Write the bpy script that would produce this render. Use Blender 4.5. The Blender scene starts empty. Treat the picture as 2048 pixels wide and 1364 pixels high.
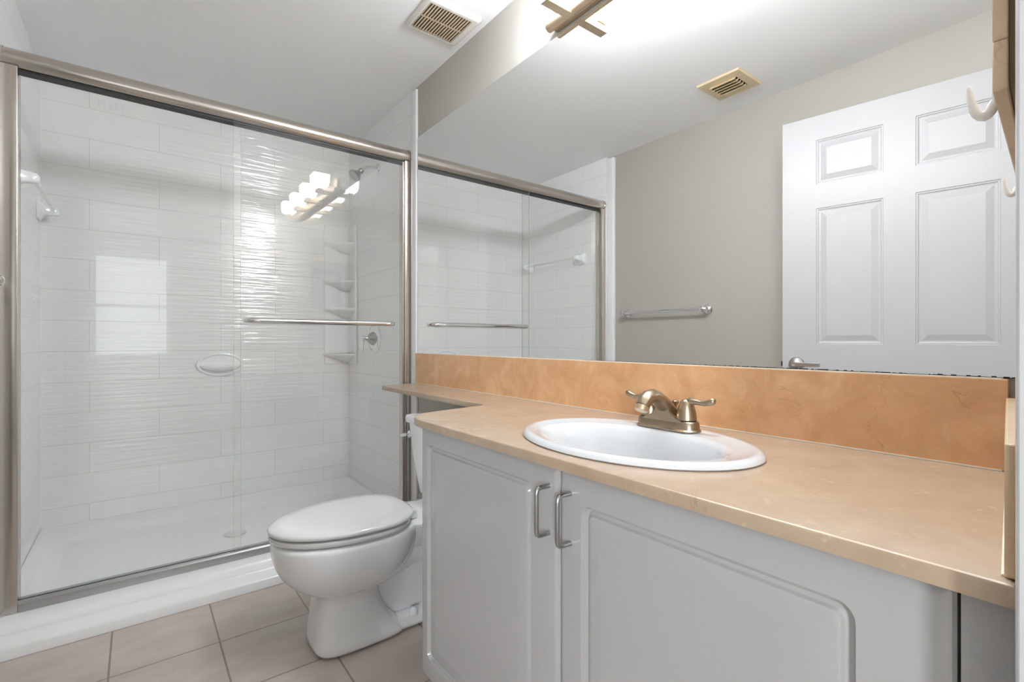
import bpy, bmesh, math, random
from mathutils import Vector, Matrix
random.seed(7)
SC = bpy.context.scene
COL = SC.collection
PI = math.pi
sin, cos = math.sin, math.cos

# ------------------------------------------------------------------ camera
H = 1.06                                   # lens height above the floor
cd = bpy.data.cameras.new('camera'); cam = bpy.data.objects.new('camera', cd); COL.objects.link(cam)
cam.location = (0, 0, H); cam.rotation_euler = (PI/2, 0, -math.radians(37.5665))
cd.sensor_width = 36.0; cd.lens = 973.77*36/2048; cd.clip_start = 0.02; cd.clip_end = 60
SC.camera = cam
# ------------------------------------------------------------------ world, lights, exposure
w = bpy.data.worlds.new('world'); SC.world = w; w.use_nodes = True
bg = w.node_tree.nodes['Background']; bg.inputs[0].default_value = (.80, .90, 1, 1); bg.inputs[1].default_value = 1.5
SC.view_settings.view_transform = 'Standard'; SC.view_settings.look = 'None'
SC.view_settings.exposure = 0.74; SC.view_settings.gamma = 1; SC.view_settings.use_curve_mapping = False
SC.cycles.diffuse_bounces = 8; SC.cycles.glossy_bounces = 10; SC.cycles.max_bounces = 18
SC.cycles.transparent_max_bounces = 24; SC.cycles.transmission_bounces = 12
SC.cycles.sample_clamp_indirect = 6.0
LAMP = 64.0          # radiance of the lit glass shades
WIN = 125.0          # fill light through the added second bedroom window, W
def area(name, loc, rot, sx, sy, power, col):
    l = bpy.data.lights.new(name, 'AREA'); l.shape = 'RECTANGLE'; l.size = sx; l.size_y = sy; l.energy = power; l.color = col
    o = bpy.data.objects.new(name, l); o.location = loc; o.rotation_euler = rot; COL.objects.link(o); return o
area('added_window_fill', (-2.3, -2.84, 1.5), (-PI/2, 0, PI), .65, 1.2, WIN, (.94, .97, 1))  # fill lamp behind the added window, brightens vanity and toilet

# ------------------------------------------------------------------ materials
def lin(c): return tuple((x/12.92 if x <= .04045 else ((x+.055)/1.055)**2.4) for x in c)
def rgb(r, g, b): return lin((r/255, g/255, b/255)) + (1,)
class NT:
    def __init__(s, name):
        s.m = bpy.data.materials.new(name); s.m.use_nodes = True; s.t = s.m.node_tree
        s.b = s.t.nodes['Principled BSDF']; s.out = s.t.nodes['Material Output']
    def n(s, typ, **kw):
        x = s.t.nodes.new(typ)
        for k, v in kw.items():
            if k in x.inputs: x.inputs[k].default_value = v
            else: setattr(x, k, v)
        return x
    def l(s, a, b): s.t.links.new(a, b)
    def coord(s, scale=(1,1,1), loc=(0,0,0)):
        g = s.n('ShaderNodeNewGeometry'); m = s.n('ShaderNodeMapping'); m.inputs['Scale'].default_value = scale; m.inputs['Location'].default_value = loc
        s.l(g.outputs['Position'], m.inputs['Vector']); return m.outputs[0]
    def ramp(s, src, stops):
        r = s.n('ShaderNodeValToRGB'); s.l(src, r.inputs[0]); e = r.color_ramp.elements
        while len(e) < len(stops): e.new(.5)
        for el, (p, c) in zip(e, stops): el.position = p; el.color = c
        return r.outputs[0]
    def bump(s, src, strength=.2, dist=.01):
        b = s.n('ShaderNodeBump'); b.inputs['Strength'].default_value = strength; b.inputs['Distance'].default_value = dist
        s.l(src, b.inputs['Height']); s.l(b.outputs[0], s.b.inputs['Normal']); return b
def plain(name, col, rough=.5, metal=0., coat=0., spec=.5, noise=0., nscale=60):
    t = NT(name); t.b.inputs['Base Color'].default_value = col; t.b.inputs['Roughness'].default_value = rough
    t.b.inputs['Metallic'].default_value = metal; t.b.inputs['Coat Weight'].default_value = coat
    t.b.inputs['Specular IOR Level'].default_value = spec; t.b.inputs['Coat Roughness'].default_value = .05
    if noise:
        nz = t.n('ShaderNodeTexNoise', Scale=nscale, Detail=4.); t.l(t.coord(), nz.inputs['Vector']); t.bump(nz.outputs[0], noise, .002)
    return t.m
M = {}
M['ceiling'] = plain('ceiling_paint', rgb(243,243,243), .75, noise=.12, nscale=120)
M['wall'] = plain('greige_wall_paint', rgb(172,169,161), .55, noise=.10, nscale=150)
M['bedroom'] = plain('bedroom_paint', rgb(205,204,200), .7)
M['bedfloor'] = plain('bedroom_carpet', rgb(150,140,128), .9, noise=.5, nscale=400)
M['trim'] = plain('white_gloss_trim', rgb(232,232,234), .25)
M['jamb'] = plain('door_jamb_paint', rgb(196,196,198), .35)
M['door'] = plain('door_white_paint', rgb(186,186,188), .38)
M['porcelain'] = plain('white_porcelain', rgb(203,205,208), .08, coat=.5)
M['china'] = plain('white_vitreous_china', rgb(240,241,243), .07, coat=.5)
M['seat'] = plain('white_seat_plastic', rgb(226,227,228), .06, coat=.3)
M['acrylic'] = plain('white_acrylic', rgb(240,240,240), .18)
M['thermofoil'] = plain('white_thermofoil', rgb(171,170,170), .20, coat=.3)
M['dark'] = plain('dark_gap', (.012,.011,.010,1), .6)
M['chrome'] = plain('chrome', (.80,.80,.80,1), .06, metal=1)
M['nickel'] = plain('satin_nickel', rgb(200,193,186), .22, metal=1)
M['steel'] = plain('brushed_steel', rgb(178,178,178), .28, metal=1)
M['bronze'] = plain('brushed_bronze', rgb(166,149,127), .34, metal=1)
M['fixture'] = plain('brushed_nickel_warm', rgb(216,194,166), .36, metal=1)
M['gap_strip'] = plain('black_strip', (.015,.014,.013,1), .5)
M['plastic'] = plain('white_plastic', rgb(226,222,214), .4)
M['hook'] = plain('milky_white_plastic', rgb(240,238,233), .25)
M['yellowed'] = plain('yellowed_plastic', rgb(214,196,160), .5)
M['grille_tan'] = plain('tan_plastic', rgb(206,184,156), .5)
M['caulk'] = plain('white_caulk', rgb(225,215,200), .6)
M['grey_rubber'] = plain('grey_rubber', (.05,.05,.05,1), .6)
M['mirror'] = plain('silvered_mirror', (.965,.97,.97,1), .0, metal=1)
M['olive'] = plain('dark_olive_shadow', rgb(116,92,48), .45)  # dark tone puts the shadowed gap behind the mirror frame into colour
def mat_clear(name, tint=.97, f0=.045, gain=1.0):
    t = NT(name); t.t.nodes.remove(t.b)
    lw = t.n('ShaderNodeLayerWeight'); lw.inputs['Blend'].default_value = .5
    p = t.n('ShaderNodeMath', operation='POWER'); p.inputs[1].default_value = 5; t.l(lw.outputs['Facing'], p.inputs[0])
    m = t.n('ShaderNodeMath', operation='MULTIPLY_ADD'); m.inputs[1].default_value = 1-f0; m.inputs[2].default_value = f0*gain; m.use_clamp = True; t.l(p.outputs[0], m.inputs[0])
    tr = t.n('ShaderNodeBsdfTransparent'); tr.inputs[0].default_value = (tint, tint+.005, tint, 1)
    gl = t.n('ShaderNodeBsdfGlossy'); gl.inputs['Roughness'].default_value = 0.0; gl.inputs[0].default_value = (1,1,1,1)
    mx = t.n('ShaderNodeMixShader'); t.l(m.outputs[0], mx.inputs[0]); t.l(tr.outputs[0], mx.inputs[1]); t.l(gl.outputs[0], mx.inputs[2])
    t.l(mx.outputs[0], t.out.inputs[0]); return t.m
M['glass'] = mat_clear('clear_glass', .997, .032)
M['clear_plastic'] = mat_clear('clear_acrylic_rod', .90, .05)
M['glass_edge'] = plain('glass_edge', rgb(176,184,182), .15)
def mat_lit():
    t = NT('lit_frosted_glass'); t.b.inputs['Base Color'].default_value = (.9,.88,.82,1); t.b.inputs['Roughness'].default_value = .3
    t.b.inputs['Emission Color'].default_value = (.92,.97,1.03,1); t.b.inputs['Emission Strength'].default_value = LAMP
    return t.m
M['lit'] = mat_lit()
def mat_sheer():
    t = NT('daylit_sheer_blind'); t.b.inputs['Base Color'].default_value = (.8,.82,.85,1)
    t.b.inputs['Emission Color'].default_value = (.86,.93,1,1); t.b.inputs['Emission Strength'].default_value = 1.2
    return t.m
M['sheer'] = mat_sheer()
def mat_tile_wall(name, axis, ripple=.75):
    # long horizontal tiles, thin grout, rippled glaze; axis = 0 along x, 1 along y
    t = NT(name); g = t.n('ShaderNodeNewGeometry'); sep = t.n('ShaderNodeSeparateXYZ'); t.l(g.outputs['Position'], sep.inputs[0])
    def add(src, v):
        a = t.n('ShaderNodeMath', operation='ADD'); a.inputs[1].default_value = v; t.l(src, a.inputs[0]); return a.outputs[0]
    cb = t.n('ShaderNodeCombineXYZ'); t.l(add(sep.outputs[axis], -.1 if axis == 0 else .05), cb.inputs[0]); t.l(add(sep.outputs[2], .300), cb.inputs[1])
    br = t.n('ShaderNodeTexBrick'); t.l(cb.outputs[0], br.inputs['Vector']); br.offset = .5
    for k, v in (('Scale', 1.), ('Mortar Size', .0016), ('Mortar Smooth', .3), ('Brick Width', .61), ('Row Height', .163)): br.inputs[k].default_value = v
    br.inputs['Color1'].default_value = rgb(240,240,240); br.inputs['Color2'].default_value = rgb(238,238,238); br.inputs['Mortar'].default_value = rgb(218,218,216)
    t.l(br.outputs['Color'], t.b.inputs['Base Color']); t.b.inputs['Roughness'].default_value = .11; t.b.inputs['Specular IOR Level'].default_value = 1.0
    mp = t.n('ShaderNodeMapping'); mp.inputs['Scale'].default_value = (3.2, 62, 1); t.l(cb.outputs[0], mp.inputs['Vector'])
    nz = t.n('ShaderNodeTexNoise', Scale=1., Detail=2.5); t.l(mp.outputs[0], nz.inputs['Vector'])
    b1 = t.n('ShaderNodeBump'); b1.inputs['Strength'].default_value = ripple; b1.inputs['Distance'].default_value = .005; t.l(nz.outputs[0], b1.inputs['Height'])
    b2 = t.n('ShaderNodeBump'); b2.inputs['Strength'].default_value = .5; b2.inputs['Distance'].default_value = .0015; b2.invert = True
    t.l(br.outputs['Fac'], b2.inputs['Height']); t.l(b1.outputs[0], b2.inputs['Normal']); t.l(b2.outputs[0], t.b.inputs['Normal'])
    return t.m
M['tile_x'] = mat_tile_wall('rippled_shower_tile_back', 0); M['tile_y'] = mat_tile_wall('smooth_shower_tile_side', 1, .06)
def mat_floor():
    t = NT('beige_floor_tile'); br = t.n('ShaderNodeTexBrick'); br.offset = 0
    t.l(t.coord(loc=(.073, -1.9715+.31*10, 0)), br.inputs['Vector'])
    for k, v in (('Scale', 1.), ('Mortar Size', .0032), ('Mortar Smooth', .2), ('Brick Width', .303), ('Row Height', .3115)): br.inputs[k].default_value = v
    nz = t.n('ShaderNodeTexNoise', Scale=4.5, Detail=5., Roughness=.6); t.l(t.coord(scale=(1,2.2,1)), nz.inputs['Vector'])
    c = t.ramp(nz.outputs[0], [(.3, rgb(176,164,154)), (.5, rgb(186,175,167)), (.72, rgb(195,186,180))])
    t.l(c, br.inputs['Color1']); t.l(c, br.inputs['Color2']); br.inputs['Mortar'].default_value = rgb(140,124,110)
    t.l(br.outputs['Color'], t.b.inputs['Base Color']); t.b.inputs['Roughness'].default_value = .36
    b = t.bump(br.outputs['Fac'], .4, .002); b.invert = True
    return t.m
M['floor'] = mat_floor()
def mat_stone(name, ca, cb_, cc, rough):
    # polished beige-orange marble: soft clouds, thin dark and pale veins
    t = NT(name); co = t.coord()
    nz = t.n('ShaderNodeTexNoise', Scale=9., Detail=6., Roughness=.62, Distortion=.6); t.l(co, nz.inputs['Vector'])
    base = t.ramp(nz.outputs[0], [(.30, ca), (.52, cb_), (.74, cc)])
    wv = t.n('ShaderNodeTexNoise', Scale=5.5, Detail=5., Distortion=1.6); t.l(t.coord(loc=(3,1,2)), wv.inputs['Vector'])
    v = t.ramp(wv.outputs[0], [(.494,(0,0,0,1)), (.5,(1,1,1,1)), (.506,(0,0,0,1))])
    br = t.n('ShaderNodeTexNoise', Scale=11., Detail=2.); t.l(t.coord(loc=(7,5,1)), br.inputs['Vector'])
    bm = t.ramp(br.outputs[0], [(.54,(0,0,0,1)), (.66,(1,1,1,1))])
    mm = t.n('ShaderNodeMath', operation='MULTIPLY'); t.l(v, mm.inputs[0]); t.l(bm, mm.inputs[1])
    m2 = t.n('ShaderNodeMath', operation='MULTIPLY'); m2.inputs[1].default_value = .32; t.l(mm.outputs[0], m2.inputs[0])
    mx = t.n('ShaderNodeMixRGB'); t.l(m2.outputs[0], mx.inputs[0]); t.l(base, mx.inputs[1]); mx.inputs[2].default_value = rgb(120,72,40)
    pv = t.n('ShaderNodeTexNoise', Scale=34., Detail=6., Distortion=1.1); t.l(t.coord(loc=(1,8,4)), pv.inputs['Vector'])
    pm = t.ramp(pv.outputs[0], [(.62,(0,0,0,1)), (.74,(.22,.22,.22,1))])
    m3 = t.n('ShaderNodeMixRGB'); t.l(pm, m3.inputs[0]); t.l(mx.outputs[0], m3.inputs[1]); m3.inputs[2].default_value = rgb(226,200,168)
    t.l(m3.outputs[0], t.b.inputs['Base Color']); t.b.inputs['Roughness'].default_value = rough
    return t.m
M['counter'] = mat_stone('counter_marble', rgb(168,146,124), rgb(174,153,131), rgb(180,160,140), .22)
M['splash'] = mat_stone('backsplash_marble', rgb(198,151,107), rgb(211,166,123), rgb(222,183,143), .25)
M['sidesplash'] = mat_stone('side_splash_marble', rgb(196,168,132), rgb(204,178,144), rgb(212,188,156), .3)
M['frame_stone'] = mat_stone('tan_frame_wood', rgb(186,158,126), rgb(202,176,146), rgb(212,190,162), .4)

# ------------------------------------------------------------------ mesh building
class MB:
    def __init__(s): s.v = []; s.f = []; s.mi = []
    def add(s, vs, fs, mi=0):
        o = len(s.v); s.v += [tuple(p) for p in vs]; s.f += [tuple(i+o for i in f) for f in fs]; s.mi += [mi]*len(fs); return s
    def box(s, x0, x1, y0, y1, z0, z1, mi=0):
        vs = [(x, y, z) for z in (z0, z1) for y in (y0, y1) for x in (x0, x1)]
        return s.add(vs, [(0,2,3,1),(4,5,7,6),(0,1,5,4),(2,6,7,3),(0,4,6,2),(1,3,7,5)], mi)
    def prism(s, poly, z0, z1, axis=2, mi=0):
        # polygon in the two other axes, extruded along `axis`
        def P(a, b, c): return (a, b, c) if axis == 2 else ((c, a, b) if axis == 0 else (a, c, b))
        n = len(poly); vs = [P(a, b, z0) for a, b in poly] + [P(a, b, z1) for a, b in poly]
        fs = [tuple(range(n))[::-1], tuple(range(n, 2*n))] + [(i, (i+1) % n, n+(i+1) % n, n+i) for i in range(n)]
        return s.add(vs, fs, mi)
    def loft(s, rings, cap0=True, cap1=True, closed=True, mi=0):
        n = len(rings[0]); vs = [p for r in rings for p in r]; fs = []
        for k in range(len(rings)-1):
            for i in range(n if closed else n-1):
                j = (i+1) % n; fs.append((k*n+i, k*n+j, (k+1)*n+j, (k+1)*n+i))
        if cap0: fs.append(tuple(range(n))[::-1])
        if cap1: fs.append(tuple(range((len(rings)-1)*n, len(rings)*n)))
        return s.add(vs, fs, mi)
    def tube(s, pts, r, n=14, flat=1.0, mi=0, up=None):
        pts = [Vector(p) for p in pts]; rs = r if isinstance(r, (list, tuple)) else [r]*len(pts); rings = []
        ref = None
        for i, p in enumerate(pts):
            t = (pts[min(i+1, len(pts)-1)]-pts[max(i-1, 0)]).normalized()
            if ref is None:
                ref = Vector(up) if up else (Vector((0,0,1)) if abs(t.z) < .9 else Vector((1,0,0)))
            a = (ref - t*ref.dot(t)).normalized(); b = t.cross(a); ref = a
            rings.append([tuple(p + a*(rs[i]*flat*cos(q)) + b*(rs[i]*sin(q))) for q in [2*PI*k/n for k in range(n)]])
        return s.loft(rings, mi=mi)
    def lathe(s, base, axis, prof, n=32, mi=0):
        ax = Vector(axis).normalized(); a = ax.orthogonal().normalized(); b = ax.cross(a); base = Vector(base)
        rings = [[tuple(base + ax*h + (a*cos(q)+b*sin(q))*max(r, 1e-5)) for q in [2*PI*k/n for k in range(n)]] for r, h in prof]
        return s.loft(rings, mi=mi)
    def build(s, name, mats, parent=None, bevel=0., seg=2, smooth=35, subsurf=0, loc=None):
        me = bpy.data.meshes.new(name)
        off = Vector(loc) if loc is not None else Vector((0,0,0))
        me.from_pydata([tuple(Vector(p)-off) for p in s.v], [], s.f)
        mats = mats if isinstance(mats, (list, tuple)) else [mats]
        for m in mats: me.materials.append(M[m])
        for p, i in zip(me.polygons, s.mi): p.material_index = i
        bm = bmesh.new(); bm.from_mesh(me); bmesh.ops.recalc_face_normals(bm, faces=bm.faces); bm.to_mesh(me); bm.free()
        if smooth:
            for p in me.polygons: p.use_smooth = True
            me.set_sharp_from_angle(angle=math.radians(smooth))
        o = bpy.data.objects.new(name, me); COL.objects.link(o)
        if loc is not None: o.location = off
        if parent is not None:
            o.parent = parent; wm = Matrix.Translation(off)
            pm = Matrix.Translation(pworld(parent)); o.matrix_parent_inverse = pm.inverted()
        if bevel:
            b = o.modifiers.new('bevel', 'BEVEL'); b.width = bevel; b.segments = seg; b.limit_method = 'ANGLE'; b.angle_limit = math.radians(40); b.harden_normals = False
        if subsurf:
            q = o.modifiers.new('subsurf', 'SUBSURF'); q.levels = subsurf; q.render_levels = subsurf
        return o
def pworld(o):
    v = Vector(o.location)
    if o.parent and not o.get('_inv'): pass
    return v
def tag(o, label, cat, group=None, kind=None):
    o['label'] = label; o['category'] = cat
    if group: o['group'] = group
    if kind: o['kind'] = kind
    return o
def thing(name, loc, label, cat, group=None):
    o = bpy.data.objects.new(name, None); o.empty_display_size = .05; COL.objects.link(o); o.location = loc
    return tag(o, label, cat, group)
def struct(name, mb, mats, label, cat, **kw):
    o = mb.build(name, mats, **kw); return tag(o, label, cat, kind='structure')
def B(*a): return MB().box(*a)
def ell(cx, cy, rx, ry, z, n=64, p=2.0):
    out = []
    for k in range(n):
        q = 2*PI*k/n; c, s_ = cos(q), sin(q)
        out.append((cx+rx*math.copysign(abs(c)**(2/p), c), cy+ry*math.copysign(abs(s_)**(2/p), s_), z))
    return out
def rrect(a0, a1, b0, b1, r, n=6):
    pts = []
    for (ca, cb_, st) in ((a1-r, b1-r, 0), (a0+r, b1-r, PI/2), (a0+r, b0+r, PI), (a1-r, b0+r, 1.5*PI)):
        for k in range(n+1): q = st+PI/2*k/n; pts.append((ca+r*cos(q), cb_+r*sin(q)))
    return pts

CEIL = 2.433; WX = 1.2; LX = -.42; BY = 3.453; SHX = -.392

# ------------------------------------------------------------------ the room
struct('floor', B(-.45, 1.25, -.06, 3.5, -.05, 0), 'floor', 'beige square floor tiles with brown grout', 'floor')
struct('ceiling', B(-.55, 1.35, -.08, 3.6, CEIL, CEIL+.06), 'ceiling', 'flat light grey painted bathroom ceiling', 'ceiling')
struct('wall_right', B(WX, WX+.1, -.06, 3.55, 0, CEIL), 'wall', 'painted wall carrying the big mirror', 'wall')
struct('wall_left', B(LX-.1, LX, -.06, 3.55, 0, CEIL), 'wall', 'greige painted wall with towel bar opposite the mirror', 'wall')
struct('wall_back', B(LX, WX, BY, BY+.08, 0, CEIL), 'tile_x', 'rippled white tiled back wall of the shower', 'wall')
struct('wall_shower_left', B(LX, SHX, 2.455, BY, 0, CEIL), 'tile_y', 'white tiled left side wall inside the shower', 'wall')
struct('wall_shower_right', B(WX-.006, WX, 2.455, BY, 0, CEIL), 'tile_y', 'white tiled right side wall inside the shower with valve', 'wall')
JX = .60
def wy(x): return .068+.07*(x-JX)                     # inner face of the wall beside the doorway, slightly out of square
struct('wall_front_right', MB().prism([(JX, wy(JX)), (WX, wy(WX)), (WX, -.06), (JX, -.06)], 0, CEIL), 'wall', 'short wall between doorway and vanity end', 'wall')
struct('wall_front_left', B(LX, -.405, -.06, .14, 0, CEIL), 'wall', 'narrow wall on the hinge side of the doorway', 'wall')
struct('wall_front_header', B(-.405, JX, -.06, .05, 2.16, CEIL), 'wall', 'wall above the doorway', 'wall')
# doorway lining
struct('trim_1', MB().prism([(JX-.016, .0655), (JX-.002, .068), (JX, .068), (JX, -.075), (JX-.016, -.075)], 0, 2.16), 'jamb', 'white door jamb at the right picture edge', 'trim', bevel=.002)
struct('trim_2', B(-.405, -.390, -.075, .14, 0, 2.16), 'jamb', 'white door jamb on the hinge side', 'trim', bevel=.002)
struct('trim_3', B(-.390, JX-.016, -.075, .05, 2.14, 2.16), 'jamb', 'white door jamb across the top of the doorway', 'trim', bevel=.002)
# white edging tiles at the mouth of the shower
def edging(name, x0, x1, lab):
    mb = MB()
    z = .0
    while z < CEIL-.03:
        mb.prism(rrect(x0, x1, 2.39, 2.455, .006, 3), z, min(z+.1515, CEIL-.016)); z += .152
    return struct(name, mb, 'trim', lab, 'trim')
edging('trim_4', WX-.013, WX+.002, 'vertical white tile edging left of the mirror')
edging('trim_5', LX-.002, LX+.026, 'vertical white tile edging by the towel bar wall')
struct('baseboard_left', B(LX, LX+.012, .145, 2.30, 0, .09), 'trim', 'white baseboard below the towel bar', 'baseboard', bevel=.004)

# room beyond the doorway: walls, sheer-blind window, unseen second window added for fill light
BX0, BX1, BY0 = -2.9, 2.0, -2.7
struct('floor_bedroom', B(BX0, BX1, BY0, -.06, -.05, 0), 'bedfloor', 'carpeted floor of the room beyond the doorway', 'floor')
struct('ceiling_bedroom', B(BX0, BX1, BY0, -.06, CEIL, CEIL+.06), 'ceiling', 'ceiling of the room beyond the doorway', 'ceiling')
struct('wall_bedroom_near', B(BX0, LX-.1, -.06, 0, 0, CEIL).box(WX+.1, BX1, -.06, 0, 0, CEIL), 'bedroom', 'bedroom side of the bathroom wall', 'wall')
wz0, wz1 = .85, 2.15; W1 = (-.45, .35); W2 = (-2.65, -1.95)
wb = MB()
for a, b in ((BX0, W2[0]), (W2[1], W1[0]), (W1[1], BX1)): wb.box(a, b, BY0-.1, BY0, 0, CEIL)
wb.box(*W2, BY0-.1, BY0, 0, wz0).box(*W2, BY0-.1, BY0, wz1, CEIL)
wb.box(*W1, BY0-.1, BY0, 0, wz0).box(*W1, BY0-.1, BY0, wz1, CEIL)
struct('wall_bedroom_back', wb, 'bedroom', 'far wall beyond the doorway with a window and an added fill-light window', 'wall')
struct('wall_bedroom_right', B(BX1, BX1+.1, BY0, 0, 0, CEIL), 'bedroom', 'right wall of the room beyond the doorway', 'wall')
struct('wall_bedroom_left', B(BX0-.1, BX0, BY0, 0, 0, CEIL), 'bedroom', 'left wall of the room beyond the doorway', 'wall')
def window(nm, lab, pm, bxf):
    fr = MB()
    for q in bxf[:-1]: fr.box(*q)
    win = struct(nm, fr, 'trim', lab, 'window', smooth=0); B(*bxf[-1]).build('pane', pm, win, smooth=0)
def frame_boxes(a, b, lo, hi):
    return [(a, b, wz0, wz0+.05), (a, b, wz1-.05, wz1), (a, a+.05, wz0+.05, wz1-.05), (b-.05, b, wz0+.05, wz1-.05), (a+.05, b-.05, 1.48, 1.52), (a+.05, b-.05, wz0+.05, wz1-.05)]
q = frame_boxes(*W1, 0, 0)
window('window_1', 'white framed window with a daylit sheer blind, straight behind the doorway', 'sheer', [(a, b, BY0-.08, BY0-.04, c, d) for a, b, c, d in q[:-1]] + [(q[-1][0], q[-1][1], BY0-.063, BY0-.059, q[-1][2], q[-1][3])])
q = frame_boxes(*W2, 0, 0)
window('added_window_2', 'unseen white framed window added to bring fill light into the next room', 'glass', [(a, b, BY0-.08, BY0-.04, c, d) for a, b, c, d in q[:-1]] + [(q[-1][0], q[-1][1], BY0-.063, BY0-.059, q[-1][2], q[-1][3])])

# ------------------------------------------------------------------ shower
SY = 2.465
tray = thing('shower_tray', (.4, 2.9, 0), 'low white acrylic shower base with raised rim under the glass doors', 'shower base')
X0, X1 = SHX+.001, WX-.007
curb = [(2.30, 0), (2.302, .030), (2.306, .038), (2.314, .043), (2.345, .055), (2.350, .060), (2.353, .067), (2.392, .073), (2.396, .076), (2.399, .082), (2.415, .085), (2.545, .085), (2.565, .078), (2.60, .035), (2.64, .022), (2.645, 0)]
MB().prism(curb, X0, X1, axis=0).build('curb', 'acrylic', tray, smooth=50)
fl = MB()
def trayring(i, z): return [(X0+i, 2.60+i*.5, z), (X1-i, 2.60+i*.5, z), (X1-i, BY-.001-i, z), (X0+i, BY-.001-i, z)]
rr = [(.0, .097), (.016, .097), (.024, .092), (.045, .055), (.075, .032), (.12, .025), (.30, .018)]
fl.loft([[(X0+i, 2.58 if True else 0, z), (X1-i, 2.58, z), (X1-i, BY-.001-i, z), (X0+i, BY-.001-i, z)] for i, z in rr], cap0=False, cap1=True)
fl.build('basin', 'acrylic', tray, smooth=60)
MB().lathe((.42, 3.0, .019), (0,0,1), [(.0, 0), (.05, .0), (.052, .003), (.0, .004)]).build('drain', 'chrome', tray)

enc = thing('shower_enclosure', (.4, SY, .085), 'framed sliding glass shower doors with polished nickel header and towel bar handle', 'shower door')
hd = []
for k in range(15):
    q = -PI/2 + PI*k/14; hd.append((SY+.028-.034*cos(q), 2.078+.036*sin(q)))
hd = [(SY+.062, 2.114), (SY+.062, 2.042)] + hd
MB().prism(hd, SHX+.012, WX-.020, axis=0).build('header', 'nickel', enc, smooth=50)
MB().prism([(a+(a-SY-.03)*.06, b+(b-2.078)*.06) for a, b in hd], WX-.020, WX-.007, axis=0).build('header_cap', 'nickel', enc, smooth=50)
MB().prism([(a+(a-SY-.03)*.06, b+(b-2.078)*.06) for a, b in hd], SHX+.001, SHX+.012, axis=0).build('header_cap', 'nickel', enc, smooth=50)
B(SHX+.05, WX-.04, SY+.014, SY+.055, 2.035, 2.043).build('gap_strip', 'gap_strip', enc)  # black strip drawn along the dark gap under the header
for x0, x1 in ((SHX+.001, SHX+.052), (WX-.042, WX-.007)):
    mb = MB().prism(rrect(x0, x1, SY-.002, SY+.058, .004, 2), .086, 2.045)
    mb.build('jamb', 'nickel', enc)
B(WX-.052, WX-.0425, SY+.008, SY+.05, .12, 2.04).build('seal_strip', 'nickel', enc)
MB().prism([(SY-.004, .0855), (SY-.004, .115), (SY+.002, .121), (SY+.02, .121), (SY+.02, .104), (SY+.035, .104), (SY+.035, .118), (SY+.06, .118), (SY+.06, .0855)], SHX+.052, WX-.042, axis=0).build('bottom_track', 'steel', enc, smooth=30)
def pane(x0, x1, y):
    mb = MB(); z0, z1 = .122, 2.055
    vs = [(x, yy, z) for z in (z0, z1) for yy in (y, y+.006) for x in (x0, x1)]
    mb.add(vs, [(0,1,5,4),(2,6,7,3)], 0); mb.add(vs, [(0,2,3,1),(4,5,7,6),(0,4,6,2),(1,3,7,5)], 1)
    return mb.build('glass_panel', ['glass', 'glass_edge'], enc, smooth=0)
front = pane(.340, WX-.045, SY+.012); front['label'] = 'front sliding pane with the handle bar'
back = pane(SHX+.053, .372, SY+.042); back['label'] = 'rear sliding pane on the left'
yh = SY-.042
MB().tube([(.386, SY+.012, 1.151), (.388, SY-.02, 1.151), (.396, yh+.006, 1.151), (.412, yh-.002, 1.151), (.44, yh-.003, 1.151), (.5, yh-.003, 1.151), (1.0, yh-.003, 1.151), (1.045, yh-.003, 1.151), (1.06, yh, 1.151), (1.072, yh+.008, 1.151), (1.079, SY-.02, 1.151), (1.08, SY+.012, 1.151)], [.011, .011, .012, .014, .014, .0135, .0135, .014, .014, .012, .011, .011], n=16).build('handle_bar', 'chrome', enc)
B(.345, .405, SY+.006, SY+.0115, .121, .131).build('guide', 'steel', enc)

# soap dish on the back wall
sd = thing('soap_dish', (.403, BY-.001, .92), 'oval white ceramic soap dish recessed on the shower back wall', 'soap dish')
cx, cz = .403, .917
def ov(rx, rz, y, sh=0, n=48): return [(cx+rx*cos(2*PI*k/n), y, cz+sh+rz*sin(2*PI*k/n)) for k in range(n)]
MB().loft([ov(.127, .072, BY), ov(.127, .072, BY-.008), ov(.122, .068, BY-.013), ov(.112, .059, BY-.012), ov(.108, .056, BY-.004)], cap0=False).build('rim', 'china', sd, smooth=60)
mb = MB(); rings = []
for k in range(9):
    q = PI/2*k/8; rings.append([(cx+.110*cos(q)*cos(a), BY-.004-.052*cos(q)*sin(a)*1.0, cz-.006-.038*sin(q)) for a in [PI*j/24 for j in range(25)]])
mb.loft(rings, closed=False, cap0=True, cap1=True); mb.build('bowl', 'china', sd, smooth=60)

# corner shelves
cs = thing('corner_shelf', (WX-.006, BY, .92), 'white corner caddy with four triangular shelves in the shower', 'corner shelf')
B(1.022, WX-.007, BY-.008, BY-.001, .90, 1.86).build('back_panel', 'acrylic', cs, bevel=.002)
B(WX-.016, WX-.007, 3.297, BY-.008, .90, 1.86).box(WX-.022, WX-.007, 3.290, 3.300, .90, 1.86).build('side_panel', 'acrylic', cs, bevel=.002)
def corner_tri(s, z):
    ex, ey = WX-.016, BY-.008; n = 12; lx, ly = .172*s, .150*s
    c = [(ex, ey, z)] + [(ex-lx*(1-k/n) - .010*sin(PI*k/n), ey-ly*(k/n)-.010*sin(PI*k/n), z) for k in range(n+1)]
    return c
for z in (1.735, 1.472, 1.283, .972):
    MB().loft([corner_tri(.25, z-.060), corner_tri(.6, z-.035), corner_tri(.96, z-.014), corner_tri(1, z-.006), corner_tri(1, z), corner_tri(.97, z+.003), corner_tri(.9, z-.004)]).build('shelf', 'acrylic', cs, smooth=40)

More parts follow.
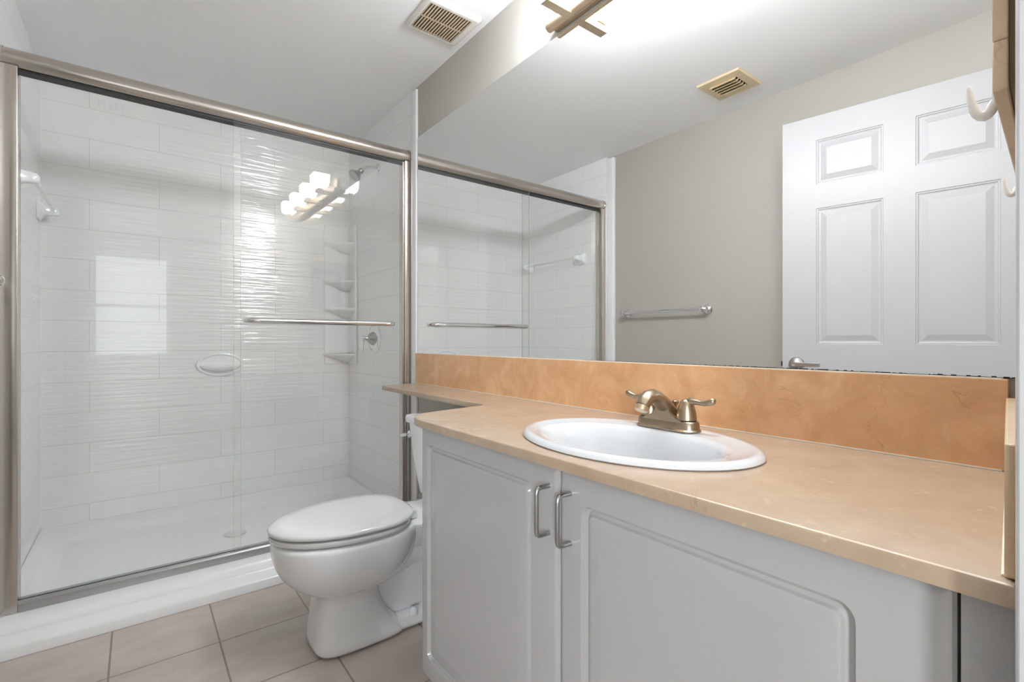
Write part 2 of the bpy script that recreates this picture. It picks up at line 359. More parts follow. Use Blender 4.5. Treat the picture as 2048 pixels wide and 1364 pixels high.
# valve
vc = Vector((WX-.007, 2.976, 1.076))
sv = thing('shower_valve', vc, 'round chrome shower valve with hanging lever on the right shower wall', 'shower valve')
MB().lathe(vc, (-1,0,0), [(.0, 0), (.092, 0), (.092, .003), (.086, .008), (.070, .011), (.050, .012), (.0, .012)], 48).build('escutcheon', 'chrome', sv)
MB().lathe(vc+Vector((-.012,0,0)), (-1,0,0), [(.044, 0), (.040, .008), (.030, .022), (.020, .034), (.013, .040), (.011, .052), (.0, .052)], 32).build('hub', 'steel', sv)
MB().lathe(vc+Vector((-.062,0,.004)), (-1,0,0), [(0, 0), (.010, .002), (.016, .009), (.017, .015), (.013, .023), (.0, .028)], 24).tube([vc+Vector((-.076,0,0)), vc+Vector((-.078,0,-.02)), vc+Vector((-.080,0,-.045)), vc+Vector((-.082,0,-.075)), vc+Vector((-.083,0,-.080))], [.008,.0075,.006,.009,.004], 12).build('lever', 'chrome', sv)

# shower head
hp = Vector((WX-.007, 2.93, 2.14))
sh = thing('shower_fixture', hp, 'chrome shower head on a short arm high on the right shower wall', 'shower head')
MB().lathe(hp, (-1,0,0), [(0,0), (.032,0), (.032,.003), (.022,.010), (.010,.013), (0,.013)]).build('flange', 'chrome', sh)
MB().tube([hp, hp+Vector((-.03,0,.002)), hp+Vector((-.07,0,-.008)), hp+Vector((-.105,0,-.034))], .0095).build('arm', 'chrome', sh)
MB().lathe(hp+Vector((-.10,0,-.03)), (-.72,0,-.69), [(0,0), (.014,.0), (.017,.014), (.013,.024), (.020,.036), (.040,.060), (.042,.070), (.036,.074), (0,.072)], 32).build('head', 'steel', sh)

# towel bar inside the shower
gb = thing('shower_towel_bar', (SHX, 3.02, 1.71), 'clear rod towel bar between white ceramic posts on the left shower wall', 'towel bar')
for y in (2.705, 3.345):
    mb = MB(); x = SHX
    def rq(xo, h, o=0): return [(x+xo, a, b) for a, b in rrect(y-h, y+h, 1.71-h+o, 1.71+h+o, h*.3, 4)]
    mb.loft([rq(.0005, .046), rq(.007, .046), rq(.014, .036), rq(.030, .024), rq(.058, .020), rq(.074, .018), rq(.082, .010)])
    mb.build('post', 'china', gb, smooth=50)
MB().tube([(SHX+.060, 2.722, 1.71), (SHX+.060, 3.327, 1.71)], .009, 12).build('rod', 'clear_plastic', gb)

# towel bar on the left room wall
tb = thing('towel_bar', (LX, 1.96, 1.257), 'chrome towel bar on the greige wall opposite the mirror', 'towel bar')
for y in (1.655, 2.265):
    MB().lathe((LX+.0005, y, 1.257), (1,0,0), [(0,0), (.028,0), (.030,.004), (.026,.011), (.014,.017), (.011,.026), (.012,.034), (.012,.048), (.016,.053), (.018,.062), (.016,.071), (.008,.077), (0,.078)], 28).build('post', 'chrome', tb)
MB().tube([(LX+.062, 1.655, 1.257), (LX+.062, 2.265, 1.257)], .0095, 14).build('rod', 'chrome', tb)
for y, d in ((1.655, -1), (2.265, 1)):
    MB().lathe((LX+.062, y+d*.012, 1.257), (0,d,0), [(.0,0), (.012,.0), (.014,.007), (.010,.014), (0,.017)], 20).build('finial', 'chrome', tb)

# ------------------------------------------------------------------ toilet
TY = 1.742
toi = thing('toilet', (.75, TY, 0), 'white two-piece toilet with closed lid between shower and vanity', 'toilet')
def tring(x0, x1, hw, z, p=2.6, n=48, egg=0., dy=0):
    out = []; cx = (x0+x1)/2; L = (x1-x0)/2
    for k in range(n):
        q = 2*PI*k/n; c, s_ = cos(q), sin(q)
        x = cx+L*math.copysign(abs(c)**(2/p), c); wv = hw*math.copysign(abs(s_)**(2/p), s_)
        wv *= 1 + egg*(x-cx)/L
        out.append((x, TY+wv, z))
    return out
mb = MB()
mb.loft([tring(.466, .80, .116, 0, 4), tring(.466, .80, .117, .02, 4), tring(.470, .76, .112, .05, 4), tring(.478, .715, .106, .10, 4), tring(.484, .69, .102, .16, 3.8),
         tring(.486, .69, .102, .192, 3.4), tring(.474, .72, .112, .206, 2.9), tring(.440, .765, .136, .220, 2.6), tring(.402, .80, .158, .243, 2.4), tring(.372, .825, .174, .275, 2.3),
         tring(.354, .84, .183, .315, 2.25), tring(.346, .85, .187, .352, 2.2), tring(.344, .855, .188, .380, 2.2), tring(.348, .855, .186, .393, 2.2), tring(.365, .84, .17, .398, 2.2)])
mb.loft([tring(.62, 1.03, .100, 0, 5), tring(.62, 1.03, .101, .022, 5), tring(.63, 1.02, .094, .044, 5), tring(.66, 1.0, .080, .054, 4)])
mb.loft([tring(.60, .99, .058, .03, 3), tring(.60, .985, .052, .14, 3), tring(.61, .985, .055, .24, 3), tring(.64, 1.0, .07, .32, 3), tring(.68, 1.02, .08, .36, 3)])
# rear deck that carries the tank
mb.loft([tring(.74, 1.02, .060, .25, 2.6), tring(.74, 1.07, .080, .30, 2.8), tring(.74, 1.12, .110, .345, 3), tring(.74, 1.15, .132, .375, 3.5), tring(.74, 1.15, .135, .392, 4), tring(.75, 1.14, .125, .398, 4)])
# trapway
mb.tube([(.70, TY, .20), (.76, TY, .245), (.83, TY, .275), (.89, TY, .26), (.935, TY, .21), (.935, TY, .12), (.955, TY, .03)], [.06, .074, .078, .074, .070, .070, .074], 20)
mb.build('bowl', 'china', toi, smooth=60, subsurf=1)
def lidring(x0, x1, hw, z, n=64):
    out = []; L = (x1-x0)
    for k in range(n):
        q = 2*PI*k/n; c, s_ = cos(q), sin(q)
        p = 2.0 if c < 0 else 2.7
        cxx = x0+L*.59; rx = L*.59 if c < 0 else L*.41
        out.append((cxx+rx*math.copysign(abs(c)**(2/p), c), TY+hw*math.copysign(abs(s_)**(2/p), s_), z))
    return out
MB().loft([lidring(.346, .80, .178, .400), lidring(.341, .805, .184, .403), lidring(.339, .806, .187, .410), lidring(.341, .805, .185, .418), lidring(.35, .80, .175, .420)]).build('seat', 'seat', toi, smooth=60)
MB().loft([lidring(.345, .815, .180, .424), lidring(.338, .820, .187, .427), lidring(.336, .821, .188, .434), lidring(.340, .818, .185, .440), lidring(.352, .808, .174, .4445), lidring(.40, .77, .135, .447), lidring(.48, .70, .07, .448)]).build('lid', 'seat', toi, smooth=60)
for s_ in (-1, 1): B(.805, .83, TY+s_*.0675-.0175, TY+s_*.0675+.0175, .398, .432).build('hinge', 'seat', toi, bevel=.005)
def tk(x0, x1, hw, z, r=.035): return [(a, b, z) for a, b in rrect(x0, x1, TY-hw, TY+hw, r, 6)]
MB().loft([tk(.968, 1.15, .175, .399, .045), tk(.960, 1.155, .190, .415, .045), tk(.948, 1.165, .222, .56), tk(.940, 1.170, .240, .69), tk(.940, 1.170, .240, .702)]).build('tank', 'china', toi, smooth=50)
MB().loft([tk(.937, 1.172, .243, .703), tk(.928, 1.178, .252, .708), tk(.926, 1.180, .254, .728), tk(.930, 1.178, .250, .738), tk(.945, 1.165, .235, .742), tk(.99, 1.12, .19, .744)]).build('tank_lid', 'china', toi, smooth=50)
MB().lathe((.941, TY+.205, .655), (-1,0,0), [(0,0), (.016,0), (.016,.006), (.010,.012), (0,.013)], 20).tube([(.932, TY+.205, .655), (.926, TY+.215, .653), (.923, TY+.255, .645), (.924, TY+.262, .643)], [.006, .007, .008, .004], 10).build('flush_lever', 'chrome', toi)
for s_ in (-1, 1):
    MB().lathe((.815, TY+s_*.082, .0475), (0,0,1), [(.017, 0), (.0165, .010), (.012, .019), (.005, .023), (0, .0235)], 20).build('bolt_cap', 'china', toi)

# ------------------------------------------------------------------ vanity
van = thing('vanity_cabinet', (.9, .7, 0), 'white two-door vanity cabinet under the beige marble counter', 'cabinet')
VF = .662
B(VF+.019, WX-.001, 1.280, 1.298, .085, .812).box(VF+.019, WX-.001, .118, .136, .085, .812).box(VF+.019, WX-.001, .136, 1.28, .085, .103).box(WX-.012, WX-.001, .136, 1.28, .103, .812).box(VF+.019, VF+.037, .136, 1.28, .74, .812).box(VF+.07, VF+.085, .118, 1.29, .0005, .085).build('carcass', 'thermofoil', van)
B(VF+.004, VF+.0185, wy(VF)+.0015, .1145, .085, .812).build('filler', 'thermofoil', van)
def vdoor(y0, y1, p0, p1, z0, z1, q0, q1, clip):
    # slab front with rounded edges; routed groove and raised field inside, one corner stepped
    mb = MB(); r = .03
    def shape(o):
        a0, a1, b0, b1 = p0+o, p1-o, q0+o, q1-o; rr_ = max(.004, .022-o*.6); pts = []
        for (ca, cb_, st, k_) in ((a1, b1, 0, 'tr'), (a0, b1, PI/2, 'tl'), (a0, b0, PI, 'bl'), (a1, b0, 1.5*PI, 'br')):
            sx = -1 if k_ in ('tr', 'br') else 1; sz = -1 if k_ in ('tr', 'tl') else 1
            rad = rr_*2.2 if k_ in clip else rr_
            for k in range(7):
                q = st+PI/2*k/6
                pts.append((ca+sx*rad+rad*cos(q), cb_+sz*rad+rad*sin(q)))
        return pts
    def oshape(o): 
        pts = []
        for (ca, cb_, st) in ((y1-o, z1-o, 0), (y0+o, z1-o, PI/2), (y0+o, z0+o, PI), (y1-o, z0+o, 1.5*PI)):
            sx = -1 if st in (0, 1.5*PI) else 1; sz = -1 if st in (0, PI/2) else 1
            for k in range(7):
                q = st+PI/2*k/6; pts.append((ca+sx*.004+.004*cos(q), cb_+sz*.004+.004*sin(q)))
        return pts
    R_ = [(oshape(0), VF+.018), (oshape(0), VF+.008), (oshape(.003), VF+.003), (oshape(.008), VF+.0005), (oshape(.012), VF),
          (shape(0), VF), (shape(.0015), VF+.003), (shape(.004), VF+.009), (shape(.009), VF+.0115), (shape(.014), VF+.009), (shape(.017), VF+.0045), (shape(.019), VF+.0035),
          (shape(.026), VF+.0033), (shape(.042), VF+.0012), (shape(.050), VF+.0006), (shape(.052), VF+.0006)]
    mb.loft([[(xx, a, b) for a, b in pts] for pts, xx in R_])
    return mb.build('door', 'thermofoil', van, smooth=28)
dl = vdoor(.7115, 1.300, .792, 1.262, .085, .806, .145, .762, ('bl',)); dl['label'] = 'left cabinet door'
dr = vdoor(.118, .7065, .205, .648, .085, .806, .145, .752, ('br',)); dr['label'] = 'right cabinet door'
def pull(y, zt, zb, parent):
    x = VF-.034
    MB().tube([(VF+.001, y, zt), (VF-.020, y, zt), (x+.006, y, zt-.001), (x+.001, y, zt-.005), (x, y, zt-.012), (x, y, zb+.012), (x+.001, y, zb+.005), (x+.006, y, zb+.001), (VF-.020, y, zb), (VF+.001, y, zb)], .0048, 14).build('handle', 'steel', parent)
pull(.737, .767, .671, dl); pull(.676, .766, .670, dr)

# counter with its cut-out for the basin; a narrow shelf runs on over the toilet tank
CZ = .835; SKX, SKY, SRX, SRY = .875, .705, .205, .285
def arc(cx, cy, r, a0, a1, n=8): return [(cx+r*cos(a0+(a1-a0)*k/n), cy+r*sin(a0+(a1-a0)*k/n)) for k in range(n+1)]
outl = [(.636, wy(.636)+.001)] + [(.636, 1.26), (.641, 1.295), (.652, 1.325), (.67, 1.352), (.70, 1.375), (.75, 1.389), (.80, 1.396), (.878, 1.406)] + arc(.945, 1.450, .030, -PI/2-.1, 0, 6) + arc(.975+.03, 2.335, .03, PI, PI*.55, 8) + [(WX-.0005, 2.386), (WX-.0005, wy(WX)+.001)]
def flat_with_hole(outer, hole, z):
    bm = bmesh.new(); ed = []
    for poly in (outer, hole):
        vs = [bm.verts.new((x, y, z)) for x, y in poly]
        for i in range(len(vs)): ed.append(bm.edges.new((vs[i], vs[(i+1) % len(vs)])))
    bmesh.ops.triangle_fill(bm, use_beauty=True, use_dissolve=False, edges=ed)
    bm.verts.index_update(); V = [tuple(v.co) for v in bm.verts]; F = [tuple(v.index for v in f.verts) for f in bm.faces]; bm.free(); return V, F
def inset(poly, d):
    n = len(poly); A = sum(poly[i][0]*poly[(i+1) % n][1]-poly[(i+1) % n][0]*poly[i][1] for i in range(n)); sg = 1 if A > 0 else -1; out = []
    for i in range(n):
        p0, p1, p2 = Vector(poly[i-1]), Vector(poly[i]), Vector(poly[(i+1) % n])
        e1 = (p1-p0).normalized(); e2 = (p2-p1).normalized(); n1 = Vector((-e1.y, e1.x))*sg; n2 = Vector((-e2.y, e2.x))*sg
        b = (n1+n2).normalized(); k = d/max(.5, b.dot(n1)); out.append((p1.x+b.x*k, p1.y+b.y*k))
    return out
hole = [(x, y) for x, y, z in ell(SKX, SKY, SRX-.028, SRY-.028, 0, 56)]
mb = MB(); inn_ = inset(outl, .004)
V, F = flat_with_hole(inn_, hole, CZ); mb.add(V, F)
V, F = flat_with_hole(outl, hole, CZ-.021); mb.add(V, F)
no = len(outl)
mb.loft([[(x, y, CZ-.021) for x, y in outl], [(x, y, CZ-.004) for x, y in outl], [(x, y, CZ-.001) for x, y in inset(outl, .0015)], [(x, y, CZ) for x, y in inn_]], cap0=False, cap1=False)
mb.loft([[(x, y, CZ-.021) for x, y in hole], [(x, y, CZ) for x, y in hole]], cap0=False, cap1=False)
ct = tag(mb.build('countertop', 'counter', smooth=30), 'beige marble vanity counter with narrow shelf running over the toilet tank', 'countertop')
bs = thing('backsplash', (WX-.01, 1.2, CZ), 'orange-beige marble backsplash strip below the big mirror', 'backsplash')
B(WX-.020, WX-.0008, .143, 2.386, CZ+.0005, .994).build('slab', 'splash', bs, bevel=.0015)
B(WX-.0215, WX-.0190, .150, 2.386, CZ+.0004, CZ+.003).build('caulk_line', 'caulk', bs)
B(WX-.0195, WX-.008, .150, 2.386, .9938, .9955).build('top_caulk', 'caulk', bs)
ssp = thing('side_splash', (.9, .11, CZ), 'beige marble side splash at the right end of the counter', 'side splash')
def sy(x): return .0812+.118*(x-.65)
MB().prism([(.650, wy(.650)+.0008), (.650, sy(.65)-.001), (.652, sy(.652)), (WX-.022, sy(WX)-.001), (WX-.022, wy(WX)+.0008)], CZ+.0008, .963).build('slab', 'sidesplash', ssp, bevel=.003)
MB().tube([(.655, sy(.655)+.0006, CZ+.0008), (.85, sy(.85)+.0006, CZ+.0008), (1.17, sy(1.17)+.0005, CZ+.0008)], .0018, 8).build('caulk_line', 'caulk', ssp)

# drop-in basin
sk = thing('sink', (SKX, SKY, CZ), 'oval white drop-in basin set in the beige counter', 'sink')
def se(rx, ry, z, dx=0, n=72): return ell(SKX+dx, SKY, rx, ry, z, n)
bd = -.022
MB().loft([se(SRX-.03, SRY-.03, CZ-.012), se(SRX-.004, SRY-.004, CZ+.0006), se(SRX, SRY, CZ+.003), se(SRX-.002, SRY-.002, CZ+.009), se(SRX-.010, SRY-.010, CZ+.014), se(SRX-.020, SRY-.020, CZ+.0135), se(SRX-.030, SRY-.030, CZ+.0105),
          se(.158, .235, CZ+.0095, -.012), se(.150, .226, CZ+.007, bd), se(.143, .218, CZ-.001, bd), se(.134, .206, CZ-.03, bd), se(.122, .190, CZ-.075, bd), se(.096, .15, CZ-.115, bd), se(.06, .09, CZ-.135, bd), se(.026, .026, CZ-.14, bd)], cap0=False).build('basin', 'porcelain', sk, smooth=70)
MB().lathe((SKX+bd, SKY, CZ-.140), (0,0,1), [(0, 0), (.025, 0), (.026, .002), (.020, .0035), (.016, .001), (0, .003)], 24).build('drain', 'chrome', sk)

# faucet
FX, FY, FZ = 1.036, .717, CZ+.0118
fc = thing('faucet', (FX, FY, FZ), 'brushed bronze two-handle faucet on the back rim of the oval basin', 'faucet')
MB().loft([[(a, b, FZ-.001+z) for a, b in rrect(FX-.028+o, FX+.028-o, FY-.083+o, FY+.083-o, .024-o*.5, 6)] for z, o in ((0, 0), (.003, -.001), (.006, .002), (.020, .003), (.0245, .006), (.0255, .010))]).build('base', 'bronze', fc, smooth=40)
mb = MB(); rings = []
# spout: broad foot on the base, rises and sweeps out over the bowl
for (x, z, hw, hh, tlt) in ((FX+.018, .018, .034, .006, 1.25), (FX+.012, .030, .030, .012, 1.1), (FX-.002, .046, .0255, .016, .9), (FX-.022, .062, .021, .0175, .70), (FX-.044, .076, .0185, .0170, .45), (FX-.062, .082, .0180, .0165, .12), (FX-.078, .080, .0180, .0165, -.35), (FX-.092, .071, .0175, .0165, -.75), (FX-.099, .060, .0168, .0160, -1.05)):
    c = Vector((x, FY, FZ+z)); up = Vector((sin(tlt), 0, cos(tlt))); 
    rings.append([tuple(c+Vector((0,1,0))*hw*cos(q)+up*hh*sin(q)) for q in [2*PI*k/24 for k in range(24)]])
mb.loft(rings)
def bell(x, zt, wt):
    half = [(.060, .020), (.052, .0255), (.040, .029), (.029, .035), (.0225, .043), (.0205, .052)]
    half = [(wt+(b-.0205), .020+(z-.020)*(zt-.020)/.052) for b, z in half] + [(wt*.75, zt*.955), (wt*.3, zt)]
    return [(x, FY-b, FZ+z) for b, z in half] + [(x, FY+b, FZ+z) for b, z in half[::-1]]
mb.loft([bell(FX+.025, .034, .018), bell(FX+.014, .044, .020), bell(FX, .056, .020), bell(FX-.014, .066, .0195), bell(FX-.025, .074, .0185)])
mb.build('spout', 'bronze', fc, smooth=45)
MB().lathe((FX-.0985, FY, FZ+.062), (-.45,0,-.89), [(0, 0), (.0158, 0), (.0158, .012), (.013, .014), (0, .013)], 24).build('aerator', 'fixture', fc)
MB().lathe((FX-.0975, FY, FZ+.0635), (-.45,0,-.89), [(.0150, 0), (.0163, .0005), (.0163, .002), (.0150, .0025)], 24).build('seam', 'dark', fc)
for s_ in (-1, 1):
    hy = FY+s_*.0515
    MB().lathe((FX, hy, FZ+.0245), (0,0,1), [(0, 0), (.0225, 0), (.0225, .002), (.0, .002)], 28).build('seam', 'dark', fc)
    h = MB().lathe((FX, hy, FZ+.0265), (0,0,1), [(.0235, 0), (.0232, .006), (.021, .020), (.0175, .034), (.0145, .042), (.010, .047), (.0, .049)], 28)
    h.tube([(FX, hy, FZ+.060), (FX, hy+s_*.012, FZ+.071), (FX-.001, hy+s_*.028, FZ+.0705), (FX-.002, hy+s_*.045, FZ+.0685), (FX-.003, hy+s_*.060, FZ+.072), (FX-.003, hy+s_*.070, FZ+.077), (FX-.003, hy+s_*.074, FZ+.078)], [.012, .0095, .0062, .0058, .0075, .0078, .004], 14)
    h.build('handle', 'bronze', fc, smooth=60)
MB().lathe((FX+.033, FY, FZ), (0,0,1), [(.003, 0), (.003, .050), (.005, .054), (.0085, .060), (.0085, .063), (.004, .066), (0, .0665)], 18).build('lift_rod', 'bronze', fc)

# ------------------------------------------------------------------ big mirror
mr = thing('mirror', (WX, 1.25, 1.0), 'frameless wall mirror filling the wall above the backsplash', 'mirror')
MX = WX-.006
vs = [(x, y, z) for z in (.9958, 2.154) for y in (.118, 2.384) for x in (MX, WX-.0005)]
MB().add(vs, [(0,4,6,2)], 0).add(vs, [(0,2,3,1),(4,5,7,6),(0,1,5,4),(2,6,7,3),(1,3,7,5)], 1).build('glass', ['mirror', 'grey_rubber'], mr, smooth=0)
mb = MB(); y = .118; random.seed(3); hs = .006
while y < 1.15:
    dy = random.uniform(.002, .008); amp = max(0, min(1, (1.1-y)/.7)); hs = amp*random.uniform(.0000, .0020)
    if random.random() < .8: mb.box(MX-.0005, MX-.0001, y, y+dy, .9958, .9965+hs)
    y += dy
mb.box(MX-.0005, MX-.0001, .118, 1.15, .9956, .9966).build('tarnished_edge', 'dark', mr, smooth=0)

# ------------------------------------------------------------------ vanity light above the mirror
LY = [1.195, .885, .575, .265]
vl = thing('vanity_light', (WX, .73, 2.2), 'four-lamp brushed nickel vanity light bar above the mirror', 'wall light')
B(WX-.022, WX-.0005, .17, 1.29, 2.168, 2.275).build('backplate', 'fixture', vl, bevel=.004)
MB().tube([(WX-.030, .165, 2.184), (WX-.030, 1.305, 2.184)], .0185, 18).build('rail', 'fixture', vl)
for y in LY:
    B(WX-.150, WX-.020, y-.016, y+.016, 2.166, 2.190).build('arm', 'fixture', vl, bevel=.001)
    ax = WX-.118
    B(ax-.020, ax+.020, y-.020, y+.020, 2.190, 2.203).build('lamp_holder', 'fixture', vl, bevel=.002)
    def sq(h, z, r=.010): return [(a, b, z) for a, b in rrect(ax-h, ax+h, y-h, y+h, r, 3)]
    MB().loft([sq(.030, 2.2035), sq(.048, 2.215), sq(.056, 2.245), sq(.058, 2.300), sq(.054, 2.300), sq(.050, 2.245), sq(.02, 2.215, .005)]).build('shade', 'lit', vl, smooth=40)
    rim = MB().loft([sq(.0585, 2.300), sq(.062, 2.300), sq(.062, 2.307), sq(.0585, 2.307), sq(.0585, 2.300)], cap0=False, cap1=False); rim.build('shade_rim', 'fixture', vl, smooth=30)
    MB().loft([sq(.0575, 2.3005), sq(.0575, 2.304)]).build('uplight_blocker', 'fixture', vl, smooth=30)  # unseen plate added over the shade to cut light on the ceiling

# ------------------------------------------------------------------ ceiling grilles
ev = thing('exhaust_vent', (1.04, 1.84, CEIL), 'white ceiling exhaust fan grille with parallel slots near the mirror wall', 'ceiling vent')
ex0, ex1, ey0, ey1 = .913, 1.165, 1.722, 1.948
zt, zb = CEIL-.0008, CEIL-.016
sx0, sx1, sy0, sy1 = .934, 1.128, 1.748, 1.926
fr = MB()
fr.loft([[(a, b, z) for a, b in rrect(ex0+o, ex1-o, ey0+o, ey1-o, .012, 4)] for o, z in ((0, zt), (0, zb+.008), (.006, zb+.002), (.012, zb))], cap0=False, cap1=False)
V, F = flat_with_hole(rrect(ex0+.012, ex1-.012, ey0+.012, ey1-.012, .012, 4), [(sx0, sy0), (sx1, sy0), (sx1, sy1), (sx0, sy1)], zb); fr.add(V, F)
fr.build('frame', 'plastic', ev, smooth=40)
B(sx0-.004, sx1+.004, sy0-.004, sy1+.004, zb+.0115, zb+.0145).build('recess', 'dark', ev)
n = 15; pit = (sx1-sx0)/n; gr = MB()
for k in range(n+1):
    x = sx0+pit*k; gr.box(max(sx0-.002, x-pit*.25), min(sx1+.002, x+pit*.25), sy0-.002, sy1+.002, zb, zb+.003)
gr.box(sx0, sx1, (sy0+sy1)/2-.003, (sy0+sy1)/2+.003, zb+.0005, zb+.003)
gr.build('grille', 'grille_tan', ev, smooth=0)

rg = thing('air_register', (-.12, 1.36, CEIL), 'yellowed air supply register on the ceiling reflected in the mirror', 'ceiling vent')
rx0, rx1, ry0, ry1 = -.232, -.003, 1.245, 1.470
fr = MB(); 
V, F = flat_with_hole([(rx0, ry0), (rx1, ry0), (rx1, ry1), (rx0, ry1)], [(rx0+.052, ry0+.040), (rx1-.052, ry0+.040), (rx1-.052, ry1-.040), (rx0+.052, ry1-.040)], CEIL-.010)
fr.add(V, F); fr.loft([[(rx0-.006, ry0-.006, CEIL-.0006), (rx1+.006, ry0-.006, CEIL-.0006), (rx1+.006, ry1+.006, CEIL-.0006), (rx0-.006, ry1+.006, CEIL-.0006)], [(rx0, ry0, CEIL-.010), (rx1, ry0, CEIL-.010), (rx1, ry1, CEIL-.010), (rx0, ry1, CEIL-.010)]], cap0=False, cap1=False)
fr.build('frame', 'yellowed', rg, smooth=0)
B(rx0+.045, rx1-.045, ry0+.035, ry1-.035, CEIL-.004, CEIL-.002).build('recess', 'dark', rg)
for k in range(5):
    x = rx0+.060+k*.027; tl = .014
    MB().prism([(x, CEIL-.005), (x+tl, CEIL-.024), (x+tl+.0025, CEIL-.023), (x+.0025, CEIL-.004)], ry0+.042, ry1-.042, axis=1).build('louver', 'yellowed', rg, smooth=0)

# ------------------------------------------------------------------ open six-panel door
p0 = Vector((2.4-2.322*1.14, .999*1.14)); hg = Vector((2.4-2.453*1.14, .182*1.14)); dd = (hg-p0).normalized(); DW = .941; nn = Vector((-dd.y, dd.x))
if nn.x < 0: nn = -nn                       # side that faces the mirror
S = 1.14; DT = .035
door = bpy.data.objects.new('door_1', None); COL.objects.link(door); door.location = (p0.x, p0.y, 0)
tag(door, 'white six-panel door standing open, seen in the mirror', 'door', kind='structure')
def D(u, z, t): q = p0+dd*u+nn*t; return (q.x, q.y, z)
us = [0, .131*S, .364*S, .464*S, .697*S, DW]
zs = [.012, .22, .86, 1.047*S-.067, 1.634*S-.078, 1.737*S-.071, 1.930*S-.064, 2.132]
Z = lambda z: 1.06+(z-1.06)*S
zs = [.012, .20, .79, Z(1.045), Z(1.634), Z(1.737), Z(1.930), Z(2.035)]
mb = MB()
def quad(u0, u1, z0, z1, t): mb.add([D(u0,z0,t), D(u1,z0,t), D(u1,z1,t), D(u0,z1,t)], [(0,1,2,3)])
for sd_ in (0, 1):
    for i in range(5):
        for j in range(7):
            t0 = 0 if sd_ == 0 else -DT; sg = -1 if sd_ == 0 else 1
            u0, u1, z0, z1 = us[i], us[i+1], zs[j], zs[j+1]
            if i in (1, 3) and j in (1, 3, 5):
                def R_(o, t): return [D(u0+o, z0+o, t0+sg*t), D(u1-o, z0+o, t0+sg*t), D(u1-o, z1-o, t0+sg*t), D(u0+o, z1-o, t0+sg*t)]
                mb.loft([R_(0, 0), R_(.002, .004), R_(.007, .004), R_(.009, .0075), R_(.014, .009), R_(.019, .009), R_(.042, .0022), R_(.044, .0015)], cap0=False, cap1=True)
            else: quad(u0, u1, z0, z1, t0)
for a in ((0, us[-1]),):
    for u in a: mb.add([D(u, zs[0], 0), D(u, zs[-1], 0), D(u, zs[-1], -DT), D(u, zs[0], -DT)], [(0,1,2,3)])
    for z in (zs[0], zs[-1]): mb.add([D(0, z, 0), D(DW, z, 0), D(DW, z, -DT), D(0, z, -DT)], [(0,1,2,3)])
mb.build('leaf', 'door', door, smooth=0)
lz = Z(.958); lu = .056*S
dh = MB(); base = Vector(D(lu, lz, 0)); n3 = Vector((nn.x, nn.y, 0)); d3 = Vector((dd.x, dd.y, 0))
dh.lathe(base, n3, [(0,0), (.036,0), (.036,.004), (.032,.012), (.016,.016), (.0125,.018), (.0125,.040), (.0145,.042), (.0145,.058), (.011,.061), (0,.061)], 36)
hdl = dh.build('door_handle', 'steel', door); hdl['label'] = 'brushed steel lever handle'
lv = MB(); c0 = base+n3*.050
lv.loft([[tuple(c0+d3*a+Vector((0,0,1))*(h*y_)+n3*(th*x_)) for x_, y_ in ((-1,-1),(1,-1),(1,1),(-1,1))] for a, h, th in ((-.012, .010, .007), (0, .0115, .007), (.05, .0105, .006), (.108, .010, .005), (.112, .009, .004))])
lv.build('lever', 'steel', hdl, bevel=.002)
MB().lathe(base+n3*.0605, n3, [(0,0), (.008,0), (.008,.002), (.004,.0015), (.0,.0015)], 20).build('lock_button', 'chrome', hdl)
lt = MB(); q = [D(-.010, lz-.012, -.010), D(0, lz-.012, -.008), D(0, lz-.012, -.028), D(-.010, lz-.012, -.022)]
lt.loft([q, [(a, b, c+.024) for a, b, c in q]]); lt.build('latch', 'dark', door, smooth=0)
for z in (.25, 1.1, 1.95):
    MB().tube([D(DW+.004, z-.045, -.004), D(DW+.004, z+.045, -.004)], .006, 10).build('hinge', 'steel', door)

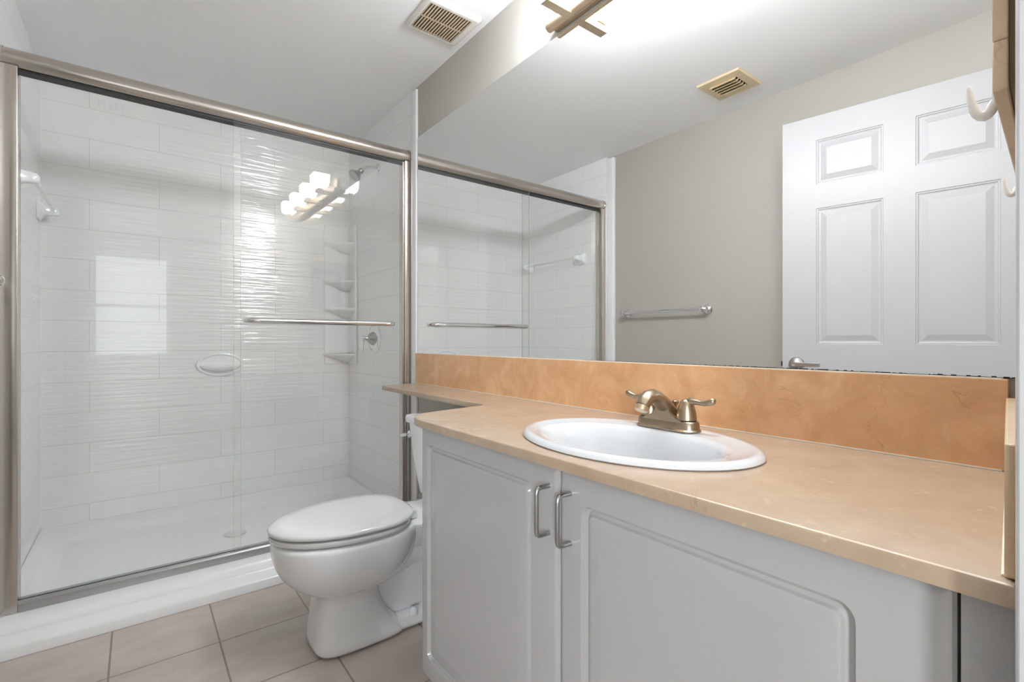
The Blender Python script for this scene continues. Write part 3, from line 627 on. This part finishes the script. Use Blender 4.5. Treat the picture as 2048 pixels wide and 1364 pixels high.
# ------------------------------------------------------------------ framed mirror and hooks on the short wall by the doorway
fx0, fx1, fz0, fz1 = .615, 1.120, 1.286, 1.875
fm = thing('framed_mirror', ((fx0+fx1)/2, wy(.87), 1.29), 'thick tan framed wall mirror at the upper right edge beside the doorway', 'wall mirror')
def F_(x, z, t): return (x, wy(x)+t, z)
def slab(x0, x1, z0, z1, t0, t1, mb=None):
    mb = mb or MB(); vs = [F_(x, z, t) for z in (z0, z1) for t in (t0, t1) for x in (x0, x1)]
    return mb.add(vs, [(0,2,3,1),(4,5,7,6),(0,1,5,4),(2,6,7,3),(0,4,6,2),(1,3,7,5)])
slab(fx0+.004, fx1-.004, fz0+.004, fz1-.004, .0008, .0048).build('backing', 'olive', fm)
mb = MB(); bw = .045
for (a, b, c, d) in ((fx0, fx1, fz0, fz0+bw), (fx0, fx1, fz1-bw, fz1), (fx0, fx0+bw, fz0+bw, fz1-bw), (fx1-bw, fx1, fz0+bw, fz1-bw)): slab(a, b, c, d, .005, .0155, mb)
mb.build('frame', 'frame_stone', fm, bevel=.0015)
slab(fx0+bw, fx1-bw, fz0+bw, fz1-bw, .006, .010).build('glass', 'mirror', fm, smooth=0)
HT = .0157
def hook(x, z, lab, s_=1.0, d=1.0):
    h = thing('adhesive_hook', F_(x, z, HT), lab, 'hook')
    mb = MB(); mb.loft([[F_(x+o*a, z+o*b, HT+t) for a, b in ell2] for o, t in ((1, 0), (1, .0015), (.8, .003))]); mb.build('plate', 'hook', h)
    MB().tube([F_(x, z-.004*s_, HT+.001), F_(x, z-.017*s_, HT+.004*d), F_(x, z-.021*s_, HT+.009*d), F_(x, z-.016*s_, HT+.015*d), F_(x, z-.004*s_, HT+.0185*d), F_(x, z+.008*s_, HT+.020*d), F_(x, z+.015*s_, HT+.0205*d)], [.004*s_, .0060*s_, .0062*s_, .0050*s_, .0036*s_, .0026*s_, .0014*s_], 12).build('prong', 'hook', h, smooth=80, subsurf=1)
ell2 = [(.009*cos(2*PI*k/20), .015*sin(2*PI*k/20)) for k in range(20)]
hook(.668, 1.303, 'large curved white hook on the near end of the tan frame lower rail')
hook(1.03, 1.294, 'small white hook on the far end of the tan frame lower rail', .85, .75)
